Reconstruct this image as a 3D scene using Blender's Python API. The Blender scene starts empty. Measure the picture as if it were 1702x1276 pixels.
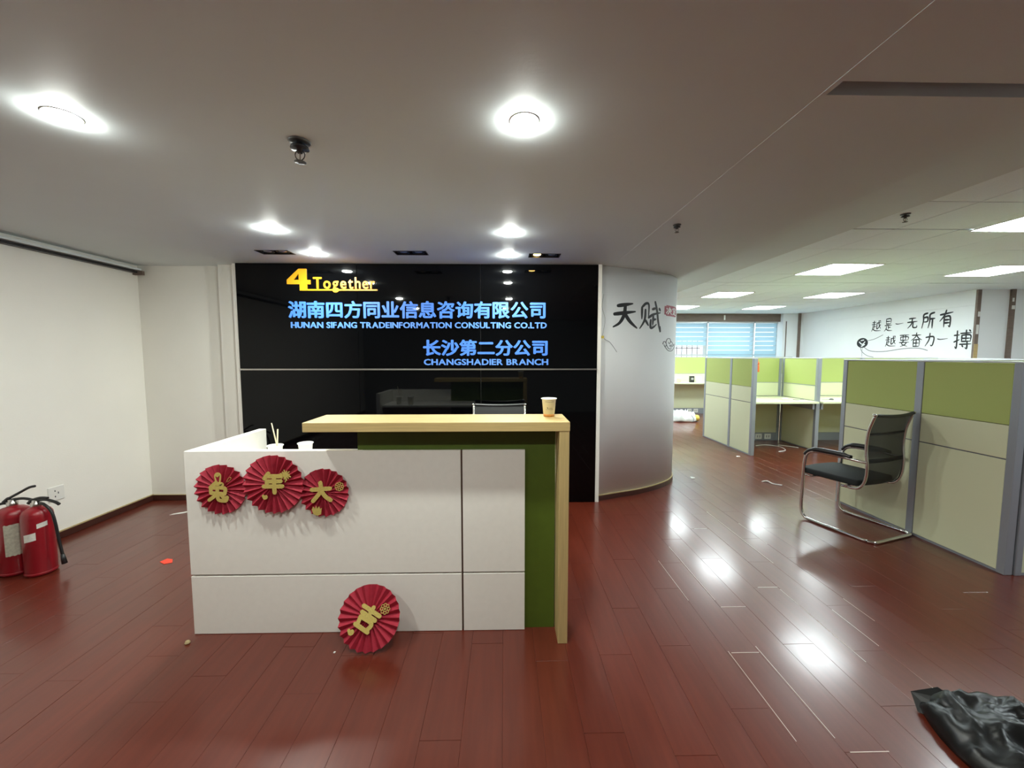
import bpy, bmesh, math, random
from mathutils import Vector, Matrix
random.seed(7)
PI = math.pi
R = math.radians
sc = bpy.context.scene
COL = sc.collection

# ------------------------------------------------------------------ camera, world, exposure
F_PX, W_PX = 655.0, 1702.0
cd = bpy.data.cameras.new('camera')
cd.sensor_fit = 'HORIZONTAL'; cd.sensor_width = 36.0
cd.lens = 36.0 * F_PX / W_PX
cd.clip_start = 0.05; cd.clip_end = 100
cam = bpy.data.objects.new('camera', cd); COL.objects.link(cam)
cam.location = (0, 0, 1.44)
cam.rotation_euler = (R(90 - 4.19), 0, R(-1.14))
sc.camera = cam

w = bpy.data.worlds.new('sky'); sc.world = w; w.use_nodes = True
bgn = w.node_tree.nodes['Background']
bgn.inputs[0].default_value = (0.80, 0.92, 1.0, 1); bgn.inputs[1].default_value = 1.7
sc.view_settings.view_transform = 'Standard'; sc.view_settings.look = 'None'
sc.view_settings.gamma = 1.0; sc.view_settings.use_curve_mapping = False
sc.view_settings.exposure = 0.4
DOWNLIGHT, PANEL_LIGHT, WARM = 640.0, 29.0, 60.0
sc.cycles.max_bounces = 10; sc.cycles.diffuse_bounces = 6
sc.cycles.sample_clamp_indirect = 6.0
sc.cycles.caustics_reflective = False; sc.cycles.caustics_refractive = False

# ------------------------------------------------------------------ materials
def mat(name, col, rough=0.5, metal=0.0, spec=0.5, noise=None, bump=0.0, bscale=200, emit=None, coat=0.0, sub=None):
    m = bpy.data.materials.new(name); m.use_nodes = True
    nt = m.node_tree; N = nt.nodes; L = nt.links
    b = N['Principled BSDF']
    b.inputs['Base Color'].default_value = (*col, 1)
    b.inputs['Roughness'].default_value = rough
    b.inputs['Metallic'].default_value = metal
    b.inputs['Specular IOR Level'].default_value = spec
    b.inputs['Coat Weight'].default_value = coat
    tc = N.new('ShaderNodeTexCoord')
    if noise:                                   # (scale, amount) colour variation
        n = N.new('ShaderNodeTexNoise'); n.inputs['Scale'].default_value = noise[0]; n.inputs['Detail'].default_value = 5
        if len(noise) > 2:
            mp = N.new('ShaderNodeMapping'); mp.inputs['Scale'].default_value = noise[2]
            L.new(tc.outputs['Object'], mp.inputs[0]); L.new(mp.outputs[0], n.inputs['Vector'])
        else:
            L.new(tc.outputs['Object'], n.inputs['Vector'])
        r = N.new('ShaderNodeValToRGB')
        a = noise[1]
        r.color_ramp.elements[0].position = 0.3; r.color_ramp.elements[1].position = 0.7
        r.color_ramp.elements[0].color = (*[c * (1 - a) for c in col], 1)
        r.color_ramp.elements[1].color = (*[min(1, c * (1 + a)) for c in col], 1)
        L.new(n.outputs['Fac'], r.inputs[0]); L.new(r.outputs[0], b.inputs['Base Color'])
    if bump:
        n2 = N.new('ShaderNodeTexNoise'); n2.inputs['Scale'].default_value = bscale; n2.inputs['Detail'].default_value = 3
        L.new(tc.outputs['Object'], n2.inputs['Vector'])
        bp = N.new('ShaderNodeBump'); bp.inputs['Strength'].default_value = bump; bp.inputs['Distance'].default_value = 0.002
        L.new(n2.outputs['Fac'], bp.inputs['Height']); L.new(bp.outputs[0], b.inputs['Normal'])
    if emit:
        b.inputs['Emission Color'].default_value = (*emit[0], 1); b.inputs['Emission Strength'].default_value = emit[1]
    return m

M = {}
M['wall'] = mat('painted_wall', (.84, .83, .77), .75, spec=.25, noise=(1.3, .03), bump=.25, bscale=90)
M['wall_cool'] = mat('office_wall_paint', (.82, .845, .85), .75, spec=.25, noise=(1.1, .03), bump=.15, bscale=90)
M['ceil'] = mat('painted_ceiling', (.64, .695, .71), .6, spec=.3, noise=(.9, .03), bump=.12, bscale=60)
M['shade_wall'] = mat('shade_darkened_wall', (.30, .30, .29), .7)  # dimness of the space behind put into the colour, keeps its reflection dark
M['tile'] = mat('mineral_ceiling_tile', (.83, .92, .96), .85, spec=.1, noise=(220, .05), bump=.3, bscale=300)
M['grid'] = mat('dark_ceiling_grid', (.10, .105, .105), .7)  # dark base seen in the joints between ceiling tiles
M['sub'] = mat('dark_subfloor', (.075, .028, .02), .6)
M['gloss'] = mat('black_glass', (.0012, .0014, .0018), .03, spec=.26)
M['glass_edge'] = mat('glass_edge_grey', (.35, .35, .33), .4)
M['steel'] = mat('brushed_metal', (.62, .60, .56), .28, metal=1)
M['dark_steel'] = mat('dull_dark_metal', (.10, .10, .095), .45, metal=.6)
M['chrome'] = mat('chrome', (.78, .77, .74), .12, metal=1)
M['alu'] = mat('grey_aluminium', (.31, .335, .37), .42, metal=.35)
M['alu_light'] = mat('light_aluminium', (.55, .57, .58), .4, metal=.3)
M['white_lam'] = mat('white_laminate', (.86, .845, .78), .55, noise=(30, .015), bump=.05, bscale=400)
M['joint'] = mat('brown_joint', (.10, .05, .035), .7)
M['green'] = mat('green_laminate', (.072, .115, .010), .5, noise=(14, .05))
M['oak'] = mat('pale_oak_laminate', (.54, .40, .17), .45, noise=(9, .10, (.6, 6, 14)))
M['oak_v'] = mat('pale_oak_vertical', (.52, .39, .17), .45, noise=(9, .10, (14, 14, .6)))
M['skirt'] = mat('dark_red_skirting', (.055, .018, .013), .3)
M['caulk'] = mat('yellowed_caulk', (.42, .33, .17), .7)
M['blue'] = mat('blue_acrylic', (.065, .21, .74), .35)
M['blue2'] = mat('pale_blue_acrylic', (.10, .26, .74), .35)
M['gold_sign'] = mat('orange_acrylic', (.74, .32, .01), .35)
M['red_paper'] = mat('red_paper', (.37, .024, .045), .65, spec=.25, noise=(60, .08))
M['gold'] = mat('gold_glitter_card', (.60, .47, .13), .5, metal=.2, noise=(400, .25), bump=.5, bscale=900)
M['cup'] = mat('paper_cup', (.95, .945, .88), .6)
M['coffee'] = mat('coffee_stain', (.55, .24, .05), .5, noise=(60, .25))
M['wood'] = mat('bamboo_stick', (.75, .66, .45), .6)
M['black'] = mat('black_plastic', (.012, .012, .013), .35)
M['fabric'] = mat('black_fabric', (.010, .013, .014), .85, bump=.4, bscale=600)
M['red'] = mat('red_enamel', (.25, .008, .015), .30, coat=.25, noise=(7, .15))
M['label'] = mat('aged_label', (.50, .50, .40), .7, noise=(60, .18))
M['label2'] = mat('white_label', (.70, .72, .66), .6, noise=(80, .08))
M['ink'] = mat('black_ink', (.008, .008, .010), .6)
M['ink_grey'] = mat('faded_ink', (.12, .12, .14), .7)
M['seal'] = mat('seal_red', (.36, .085, .12), .7, noise=(40, .2))
M['white'] = mat('white_plastic', (.78, .78, .74), .4)
M['part_green'] = mat('lime_fabric', (.42, .49, .17), .9, spec=.1, noise=(500, .06), bump=.3, bscale=900)
M['part_cream'] = mat('cream_fabric', (.66, .68, .47), .9, spec=.1, noise=(500, .05), bump=.3, bscale=900)
M['desk_cream'] = mat('cream_desktop', (.72, .74, .50), .35)
M['brown'] = mat('brown_wood_frame', (.17, .125, .10), .6, noise=(6, .12, (1, 1, 8)))
M['bag'] = mat('black_bin_bag', (.005, .006, .006), .37, spec=.5)
M['bagw'] = mat('white_carrier_bag', (.75, .78, .76), .35)
M['yellow'] = mat('yellow_print', (.8, .65, .12), .5)
M['orange'] = mat('orange_tassel', (.8, .16, .04), .6)
M['scrap'] = mat('white_paper_scrap', (.72, .72, .68), .7)
M['scrap_red'] = mat('red_paper_scrap', (.85, .07, .035), .6)
M['worn_glint'] = mat('worn_glint_plank_edge', (.62, .50, .44), .35)  # pale for worn joints and for light caught along plank bevels
M['lamp'] = mat('downlight_lens', (.9, .9, .9), .4, emit=((.96, 1.0, .93), DOWNLIGHT))
M['panel'] = mat('led_panel', (.9, .9, .9), .4, emit=((.86, .98, 1.0), PANEL_LIGHT))
M['warm'] = mat('warm_bulb', (.9, .7, .3), .4, emit=((1.0, .60, .16), WARM))

def floor_mat():
    m = bpy.data.materials.new('red_lacquered_planks'); m.use_nodes = True
    nt = m.node_tree; N = nt.nodes; L = nt.links; b = N['Principled BSDF']
    tc = N.new('ShaderNodeTexCoord')
    mp = N.new('ShaderNodeMapping'); mp.inputs['Scale'].default_value = (14, 1.1, 1)
    n = N.new('ShaderNodeTexNoise'); n.inputs['Scale'].default_value = 2.2; n.inputs['Detail'].default_value = 7
    L.new(tc.outputs['Object'], mp.inputs[0]); L.new(mp.outputs[0], n.inputs['Vector'])
    r = N.new('ShaderNodeValToRGB')
    r.color_ramp.elements[0].position = .3; r.color_ramp.elements[0].color = (.090, .0135, .0060, 1)
    r.color_ramp.elements[1].position = .72; r.color_ramp.elements[1].color = (.122, .0205, .0095, 1)
    L.new(n.outputs['Fac'], r.inputs[0]); L.new(r.outputs[0], b.inputs['Base Color'])
    n2 = N.new('ShaderNodeTexNoise'); n2.inputs['Scale'].default_value = 1.6; n2.inputs['Detail'].default_value = 6
    L.new(tc.outputs['Object'], n2.inputs['Vector'])
    mr = N.new('ShaderNodeMapRange'); mr.inputs[1].default_value = .3; mr.inputs[2].default_value = .75
    mr.inputs[3].default_value = .28; mr.inputs[4].default_value = .36
    L.new(n2.outputs['Fac'], mr.inputs[0]); L.new(mr.outputs[0], b.inputs['Roughness'])
    b.inputs['Specular IOR Level'].default_value = .5
    b.inputs['Coat Weight'].default_value = .45; b.inputs['Coat Roughness'].default_value = .15
    n3 = N.new('ShaderNodeTexNoise'); n3.inputs['Scale'].default_value = 5; n3.inputs['Detail'].default_value = 2
    L.new(tc.outputs['Object'], n3.inputs['Vector'])
    bp = N.new('ShaderNodeBump'); bp.inputs['Strength'].default_value = .05; bp.inputs['Distance'].default_value = .004
    L.new(n3.outputs['Fac'], bp.inputs['Height']); L.new(bp.outputs[0], b.inputs['Normal'])
    return m
M['floor'] = floor_mat()

def mix_transp(name, col, fac, kind='diffuse'):
    m = bpy.data.materials.new(name); m.use_nodes = True
    nt = m.node_tree; N = nt.nodes; L = nt.links
    for x in list(N): N.remove(x)
    o = N.new('ShaderNodeOutputMaterial'); mx = N.new('ShaderNodeMixShader'); mx.inputs[0].default_value = fac
    t = N.new('ShaderNodeBsdfTransparent')
    if kind == 'glass':
        s = N.new('ShaderNodeBsdfGlossy'); s.inputs['Roughness'].default_value = .02
        L.new(t.outputs[0], mx.inputs[1]); L.new(s.outputs[0], mx.inputs[2])
    elif kind == 'blind':
        d = N.new('ShaderNodeBsdfDiffuse'); d.inputs[0].default_value = (*col, 1)
        tr = N.new('ShaderNodeBsdfTranslucent'); tr.inputs[0].default_value = (*col, 1)
        L.new(d.outputs[0], mx.inputs[1]); L.new(tr.outputs[0], mx.inputs[2])
    else:
        d = N.new('ShaderNodeBsdfPrincipled'); d.inputs['Base Color'].default_value = (*col, 1); d.inputs['Roughness'].default_value = .6
        L.new(t.outputs[0], mx.inputs[1]); L.new(d.outputs[0], mx.inputs[2])
    L.new(mx.outputs[0], o.inputs[0]); return m
M['pane'] = mix_transp('window_pane', (1, 1, 1), .06, 'glass')
M['blind'] = mix_transp('pale_blue_blind', (.62, .78, .85), .6, 'blind')
M['mesh'] = mix_transp('black_seat_mesh', (.02, .022, .022), .72)

# ------------------------------------------------------------------ mesh builder
class MB:
    def __init__(s): s.v = []; s.f = []; s.smooth = set()
    def add(s, vs, fs, smooth=False):
        o = len(s.v); s.v += [tuple(p) for p in vs]
        for f in fs:
            if smooth: s.smooth.add(len(s.f))
            s.f.append(tuple(i + o for i in f))
        return s
    def box(s, x0, x1, y0, y1, z0, z1):
        return s.add([(x0,y0,z0),(x1,y0,z0),(x1,y1,z0),(x0,y1,z0),(x0,y0,z1),(x1,y0,z1),(x1,y1,z1),(x0,y1,z1)],
              [(0,3,2,1),(4,5,6,7),(0,1,5,4),(1,2,6,5),(2,3,7,6),(3,0,4,7)])
    def prism(s, pts, z0, z1, tf=None):          # outline in xy, extruded in z
        n = len(pts); a = [(p[0], p[1], z0) for p in pts] + [(p[0], p[1], z1) for p in pts]
        if tf: a = [tf(*p) for p in a]
        return s.add(a, [tuple(range(n))[::-1], tuple(range(n, 2*n))] + [(i, (i+1) % n, n+(i+1) % n, n+i) for i in range(n)])
    def lathe(s, prof, c=(0,0,0), seg=32, smooth=True):
        vs = []; fs = []
        for (r, z) in prof:
            for k in range(seg):
                a = 2*PI*k/seg; vs.append((c[0]+r*math.cos(a), c[1]+r*math.sin(a), c[2]+z))
        for i in range(len(prof)-1):
            for k in range(seg):
                k2 = (k+1) % seg
                fs.append((i*seg+k, i*seg+k2, (i+1)*seg+k2, (i+1)*seg+k))
        s.add(vs, fs, smooth)
        n = len(prof)-1
        s.add(vs[:seg], [tuple(range(seg))[::-1]]); s.add(vs[n*seg:], [tuple(range(seg))])
        return s
    def tube(s, pts, r, seg=10, closed=False):
        P = [Vector(p) for p in pts]; n = len(P); vs = []; fs = []
        up = None
        for i, p in enumerate(P):
            if closed: t = (P[(i+1) % n]-P[i-1])
            else: t = (P[min(i+1, n-1)]-P[max(i-1, 0)])
            t.normalize()
            if up is None: up = Vector((0,0,1)) if abs(t.z) < .9 else Vector((1,0,0))
            a = up - t*up.dot(t)
            if a.length < 1e-5: a = t.orthogonal()
            a.normalize(); up = a; b = t.cross(a)
            rr = r[i] if isinstance(r, (list, tuple)) else r
            for k in range(seg):
                q = 2*PI*k/seg; vs.append(p + (a*math.cos(q)+b*math.sin(q))*rr)
        m = n if closed else n-1
        for i in range(m):
            for k in range(seg):
                k2 = (k+1) % seg; j = (i+1) % n
                fs.append((i*seg+k, i*seg+k2, j*seg+k2, j*seg+k))
        s.add(vs, fs, True)
        if not closed:
            s.add(vs[:seg], [tuple(range(seg))[::-1]]); s.add(vs[-seg:], [tuple(range(seg))])
        return s
    def build(s, name, m, parent=None, bevel=0, seg=2, local=False):
        L = Vector((0,0,0))
        if parent and not local:
            p = parent
            while p: L += p.location; p = p.parent
        me = bpy.data.meshes.new(name)
        me.from_pydata([tuple(Vector(v)-L) for v in s.v], [], s.f)
        if s.smooth:
            for i in s.smooth: me.polygons[i].use_smooth = True
        bm = bmesh.new(); bm.from_mesh(me)
        bmesh.ops.remove_doubles(bm, verts=bm.verts, dist=1e-6)
        if bevel: bmesh.ops.bevel(bm, geom=list(bm.edges), offset=bevel, segments=seg, affect='EDGES', profile=.5, clamp_overlap=True)
        bmesh.ops.recalc_face_normals(bm, faces=bm.faces)
        bm.to_mesh(me); bm.free()
        me.materials.append(M[m] if isinstance(m, str) else m)
        o = bpy.data.objects.new(name, me); COL.objects.link(o)
        if parent: o.parent = parent
        return o

def smooth_path(pts, k=6, closed=False):
    P = [Vector(p) for p in pts]; n = len(P); out = []
    for i in range(n if closed else n-1):
        if closed: a, b, c, d = P[i-1], P[i], P[(i+1) % n], P[(i+2) % n]
        else: a, b, c, d = P[max(i-1,0)], P[i], P[i+1], P[min(i+2,n-1)]
        for j in range(k):
            t = j/k
            out.append(.5*((2*b)+(c-a)*t+(2*a-5*b+4*c-d)*t*t+(3*b-a-3*c+d)*t**3))
    if not closed: out.append(P[-1])
    return out
def box(x0, x1, y0, y1, z0, z1): return MB().box(x0, x1, y0, y1, z0, z1)
def thing(name, label, cat, loc=(0,0,0), rot=(0,0,0), group=None):
    o = bpy.data.objects.new(name, None); COL.objects.link(o); o.empty_display_size = .1
    o.location = loc; o.rotation_euler = rot; o['label'] = label; o['category'] = cat
    if group: o['group'] = group
    return o
def tag(o, label, cat, group=None):
    o['label'] = label; o['category'] = cat
    if group: o['group'] = group
    return o
def struct(o, label=None):
    o['kind'] = 'structure'
    if label: o['label'] = label
    return o
def copy_tree(o, parent=None):
    c = o.copy(); COL.objects.link(c); c.parent = parent
    for ch in list(o.children): copy_tree(ch, c)
    return c

# ================================================================== ROOM
ZL, ZB, ZM, ZO = 2.29, 2.289, 2.42, 2.505          # lobby ceiling, beam, margin, office grid ceiling
XB0, XB1, XM = 1.035, 1.93, 2.72
YB = -2.4                                         # wall behind the camera
YF = 10.2                                         # window wall
XR = 7.65

# floor with single planks
fl = struct(box(-3.6, 8.8, YB-.1, YF+.1, -.06, -.004).build('floor', 'sub'), 'dark red lacquered plank floor')
PW, PL = .1555, .83
OFF = [.13, .477, .182, .66]
cells = []
for i in range(-30, 49):
    x0 = 1.08 + i*PW; x1 = x0+PW
    if x1 < -3.55 or x0 > 8.7: continue
    off = OFF[i % 4] if -4 <= i <= 8 else (OFF[i % 4] + random.uniform(-.12, .12))
    j = math.floor((YB-off)/PL)
    while off + j*PL < YF:
        y0 = max(off+j*PL, YB); y1 = min(off+(j+1)*PL, YF); j += 1
        if y1-y0 > .02: cells.append((max(x0, -3.5), min(x1, 8.7), y0, y1))
def in_view_rank(c):
    cx, cy = (c[0]+c[1])/2, (c[2]+c[3])/2
    if cy < .62: return -1
    if abs(cx)/cy > 1.36: return -1
    if cx < .9 and cy > 3.9: return -1
    if -1.5 < cx < .2 and 2.1 < cy: return -1
    return 1/(cy**2)
cells.sort(key=in_view_rank, reverse=True)
G = .0002
plank_mesh = {}
rest = MB()
for k, c in enumerate(cells):
    x0, x1, y0, y1 = c[0]+G, c[1]-G, c[2]+G, c[3]-G
    if k < 298 and in_view_rank(c) > 0:
        lx, ly = x1-x0, y1-y0
        key = (round(lx, 3), round(ly, 3))
        if key not in plank_mesh:
            b = MB().box(-lx/2, lx/2, -ly/2, ly/2, -.012, 0)
            o = b.build('plank', 'floor', fl, bevel=.0007, seg=1, local=True); plank_mesh[key] = o.data
        else:
            o = bpy.data.objects.new('plank', plank_mesh[key]); COL.objects.link(o); o.parent = fl
        o.location = ((x0+x1)/2, (y0+y1)/2, random.uniform(-.0003, .0003))
        o.rotation_euler = (R(random.uniform(-.03, .03)), R(random.uniform(-.06, .06)), 0)
    else:
        e = .0009
        rest.add([(x0,y0,-.004),(x1,y0,-.004),(x1,y1,-.004),(x0,y1,-.004),(x0+e,y0+e,0),(x1-e,y0+e,0),(x1-e,y1-e,0),(x0+e,y1-e,0)],
                 [(4,5,6,7),(0,1,5,4),(1,2,6,5),(2,3,7,6),(3,0,4,7)])
ro = rest.build('distant_planks', 'floor', fl); ro['kind'] = 'stuff'
# pale slivers: worn plank ends, plus plank bevels with their glints painted in
wn = MB()
for (xa, ya, xb, yb) in [(1.256,1.3065,1.400,1.3065),(1.09,1.35,1.09,1.80),(1.245,1.36,1.245,1.83),(1.235,1.79,1.10,1.79),(1.24,2.136,1.385,2.136),
                         (1.575,2.321,1.70,2.321),(1.70,1.72,1.70,2.30),(1.858,1.82,1.858,2.1),(2.012,2.88,2.012,3.25),(1.865,2.6,1.865,3.5),(1.082,2.2,1.082,2.65),
                         (1.24,2.2,1.24,2.85),(1.58,3.15,1.685,3.15),(2.01,2.0,2.01,2.2)]:
    h = .0016
    if abs(xa-xb) > .01: wn.box(min(xa,xb), max(xa,xb), ya-h, ya+h, -.001, .0009)
    else: wn.box(xa-h*.7, xa+h*.7, min(ya,yb), max(ya,yb), -.001, .0009)
wn.build('worn_glint_edge', 'worn_glint', fl)

# ceilings
def plate_with_holes(x0, x1, y0, y1, z0, z1, holes):
    xs = sorted({x0, x1, *[h[0] for h in holes], *[h[1] for h in holes]}); ys = sorted({y0, y1, *[h[2] for h in holes], *[h[3] for h in holes]})
    b = MB()
    for a, c in zip(xs, xs[1:]):
        for d, e in zip(ys, ys[1:]):
            mx, my = (a+c)/2, (d+e)/2
            if any(h[0] < mx < h[1] and h[2] < my < h[3] for h in holes): continue
            b.box(a, c, d, e, z0, z1)
    return b
grilles = [(-1.895, 3.375), (-.775, 3.375), (.345, 3.44)]
gh = [(x-.135, x+.135, y-.065, y+.065) for x, y in grilles]
struct(plate_with_holes(-3.6, XB0, YB-.1, 3.9, ZL, ZL+.14, gh).build('ceiling', 'ceil'), 'warm grey plaster ceiling over the lobby')
bm_ = plate_with_holes(XB0, XB1, YB-.1, 6.0, ZB, ZO+.05, [(XB0+.02, XB1, 1.27, 1.335)])
bm_.box(XB0+.02, XB1, 1.27, 1.335, ZB+.12, ZO+.05)
struct(bm_.build('ceiling_beam', 'ceil'), 'plastered beam between lobby and office')
struct(MB().box(XB1, XM, YB-.1, YF+.1, ZM, ZO+.05).box(XB0, XB1, 6.0, YF+.1, ZM, ZO+.05).build('ceiling_margin', 'ceil'), 'plain plaster strip edging the tiled ceiling')
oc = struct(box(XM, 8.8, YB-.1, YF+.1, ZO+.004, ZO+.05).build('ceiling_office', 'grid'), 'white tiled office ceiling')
xs = [XM, 3.30, 3.86, 4.46, 5.06, 5.66, 6.26, 6.86, 7.46, 8.06, 8.7]
ys = [-2.4, -1.75, -1.15, -.55, .05, .65, 1.25, 1.55, 2.15, 2.75, 3.335, 3.97, 4.58, 5.19, 5.775, 6.04, 6.64, 7.24, 7.86, 8.48, 9.10, 9.7, YF]
tm = {}
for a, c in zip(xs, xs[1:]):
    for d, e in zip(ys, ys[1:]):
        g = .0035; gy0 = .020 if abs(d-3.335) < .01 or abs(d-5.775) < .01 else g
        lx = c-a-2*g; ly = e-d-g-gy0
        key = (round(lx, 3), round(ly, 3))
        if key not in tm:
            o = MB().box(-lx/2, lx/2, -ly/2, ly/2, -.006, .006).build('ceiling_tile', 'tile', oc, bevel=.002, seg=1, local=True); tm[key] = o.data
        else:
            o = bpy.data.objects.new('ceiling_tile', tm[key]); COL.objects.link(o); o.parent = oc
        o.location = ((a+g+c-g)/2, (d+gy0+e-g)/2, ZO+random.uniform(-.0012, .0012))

# walls
struct(box(-3.7, -3.5, YB-.1, 4.1, 0, ZL).build('wall_left', 'wall'), 'white painted left lobby wall')
wb = struct(MB().box(-3.5, -2.70, 3.90, 4.1, 0, ZL).box(-2.70, .93, 3.84, 4.1, 0, ZL).build('wall_back', 'wall'), 'back lobby wall behind the reception desk')
struct(box(-3.7, 8.9, YB-.2, YB, 0, 2.6).build('wall_front', 'shade_wall'), 'wall behind the camera')
# black glass cladding
gx = [-2.486, -1.372, -.222, .889]
for k in range(3):
    for z0, z1 in ((.0, 1.297), (1.313, ZL-.003)):
        box(gx[k]+.0015, gx[k+1]-.0015, 3.76, 3.775, z0+.001, z1).build('glass_panel', 'gloss', wb, bevel=.001, seg=1)
box(-2.486, .889, 3.778, 3.84, 0, ZL-.002).build('backing_board', 'glass_edge', wb)
box(-2.486, .889, 3.752, 3.777, 1.2985, 1.3115).build('metal_strip', 'steel', wb)
box(.890, .925, 3.762, 3.95, 0, ZL).build('edge_trim', 'wall', wb)
box(-2.525, -2.488, 3.775, 3.84, 0, ZL-.002).build('edge_trim', 'white_lam', wb)
# baseboards
def base(nm, x0, x1, y0, y1):
    b = struct(box(x0, x1, y0, y1, 0, .055).build(nm, 'skirt', bevel=.003, seg=1))
    return b
b = base('baseboard_left', -3.5, -3.488, YB, 3.9); box(-3.5, -3.486, YB, 3.9, .055, .062).build('caulk_line', 'caulk', b)
b = base('baseboard_back', -3.488, -2.70, 3.888, 3.9); box(-3.488, -2.70, 3.887, 3.9, .055, .059).build('caulk_line', 'caulk', b)
base('baseboard_back_2', -2.70, -2.526, 3.828, 3.84)
# curtain rail slot on left wall
r_ = thing('curtain_rail', 'long dark curtain rail high on the white left wall', 'rail', (-3.49, 2.4, 2.2))
box(-3.5, -3.455, .2, 3.86, 2.212, 2.228).build('rail', 'black', r_)
box(-3.5, -3.425, .2, 3.86, 2.236, 2.252).build('pelmet', 'ceil', r_)
box(-3.5, -3.41, 3.85, 3.875, 2.195, 2.232).build('end_bracket', 'brown', r_)

# curved column
cpts = [(.925,3.80),(1.11,3.875),(1.39,3.985),(1.64,4.13),(1.84,4.30),(1.963,4.50),(1.985,4.75),(1.90,5.05),(1.72,5.35),(1.42,5.55),(1.1,5.6),(.925,5.6)]
cp = [(p.x, p.y) for p in smooth_path([(a, b_, 0) for a, b_ in cpts], 8)]
co = struct(MB().prism(cp, 0, ZB).build('column', 'wall_cool'), 'wide white column with a rounded end')
for f in co.data.polygons:
    if abs(f.normal.z) < .5: f.use_smooth = True
def offset_curve(off):
    out = []
    for i, p in enumerate(cp):
        a = Vector(cp[max(i-1, 0)]); c = Vector(cp[min(i+1, len(cp)-1)]); t = (c-a).normalized()
        out.append((p[0]+t.y*off, p[1]-t.x*off))
    return out
oc_ = offset_curve(.012)
cb = struct(MB().prism(oc_ + cp[::-1], 0, .05).build('baseboard_column', 'skirt'))
MB().prism(offset_curve(.013) + cp[::-1], .05, .057).build('caulk_line', 'caulk', cb)
arc = [0]
for i in range(1, len(cp)): arc.append(arc[-1] + (Vector(cp[i])-Vector(cp[i-1])).length)
def on_column(s, z, off):
    s = max(0, min(arc[-1]-1e-4, s))
    i = max(k for k in range(len(arc)) if arc[k] <= s); i = min(i, len(cp)-2)
    t = (s-arc[i])/(arc[i+1]-arc[i]); a = Vector(cp[i]); b_ = Vector(cp[i+1]); p = a.lerp(b_, t)
    d = (b_-a).normalized()
    return (p.x+d.y*off, p.y-d.x*off, z)
struct(box(.80, .925, 3.95, YF, 0, 2.6).build('wall_inner', 'wall_cool'))

# office walls
wr = struct(MB().box(XR, 7.95, 6.30, YF+.1, 0, 2.25).box(XR-.02, 7.95, 6.30, YF+.1, 2.25, 2.51).build('wall_right', 'wall_cool'), 'long white office side wall')
struct(box(7.95, 8.9, 6.30, 6.4, 0, 2.51).build('wall_right_2', 'wall_cool'))
struct(box(8.7, 8.9, YB, 6.3, 0, 2.51).build('wall_right_3', 'wall_cool'))
# window wall: openings between x 2.6 .. 7.12
struct(MB().box(.9, 7.12, YF, YF+.15, 0, .85).box(.9, 7.12, YF, YF+.15, 2.32, 2.51).box(.9, 2.6, YF, YF+.15, .85, 2.32).box(7.12, XR, 10.0, YF+.15, 0, 2.51).build('wall_window', 'wall_cool'), 'far office wall with the windows')
vl = struct(box(.9, 7.18, YF-.10, YF, 2.30, ZO).build('trim_1', 'brown'), 'brown timber valance above the windows')
MB().box(5.64, 5.675, YF-.11, YF-.1, 2.34, 2.46).build('tape_mark', 'white', vl)
for n_, (xa, xb) in enumerate([(2.6, 3.95), (3.95, 5.25), (5.25, 6.48), (6.48, 7.12)]):
    wf = struct(MB().box(xa, xa+.04, YF+.02, YF+.08, .85, 2.32).box(xb-.04, xb, YF+.02, YF+.08, .85, 2.32).box(xa+.04, xb-.04, YF+.02, YF+.08, .85, .90)
                .box(xa+.04, xb-.04, YF+.02, YF+.08, 2.27, 2.32).box(xa+.04, xb-.04, YF+.03, YF+.07, 1.42, 1.46).build('window_%d' % (n_+1), 'alu_light'))
    box(xa+.04, xb-.04, YF+.045, YF+.05, .9, 1.42).build('pane', 'pane', wf)
    box(xa+.04, xb-.04, YF+.045, YF+.05, 1.46, 2.27).build('pane', 'pane', wf)
    if n_ < 2:
        gr = MB()
        for q in range(9): gr.box(xa+.1+q*.14, xa+.115+q*.14, YF+.3, YF+.315, .85, 1.9)
        gr.box(xa, xb, YF+.3, YF+.32, 1.62, 1.64); gr.build('outside_railing', 'brown', wf)
# blinds, each with its own fabric bands
def blind(xa, xb, zbot, label):
    t = thing('window_blind', label, 'blind', ((xa+xb)/2, YF-.03, 2.29), group=None)
    MB().box(xa, xb, YF-.065, YF-.025, 2.262, 2.30).build('head_rail', 'alu_light', t)
    z = 2.258; n = 0; bh = .116
    while z - bh > zbot-.01:
        MB().add([(xa+.01, YF-.045, z), (xb-.01, YF-.045, z), (xb-.01, YF-.03, z-bh+.014), (xa+.01, YF-.03, z-bh+.014),
                  (xa+.01, YF-.043, z), (xb-.01, YF-.043, z), (xb-.01, YF-.028, z-bh+.014), (xa+.01, YF-.028, z-bh+.014)],
                 [(0,1,2,3),(7,6,5,4),(0,4,5,1),(3,2,6,7),(0,3,7,4),(1,5,6,2)]).build('slat', 'blind', t)
        z -= bh
    MB().box(xa, xb, YF-.05, YF-.025, z-.022, z-.002).build('bottom_rail', 'alu_light', t)
blind(2.62, 3.94, 1.66, 'pale blue blind half lowered over the window hidden behind the column')
blind(3.97, 5.24, 1.66, 'pale blue blind half lowered, its window open to view below')
blind(5.27, 6.46, .95, 'wide pale blue blind lowered fully behind the green screens')
blind(6.50, 7.08, .95, 'narrow pale blue blind lowered at the right end of the windows')
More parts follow.
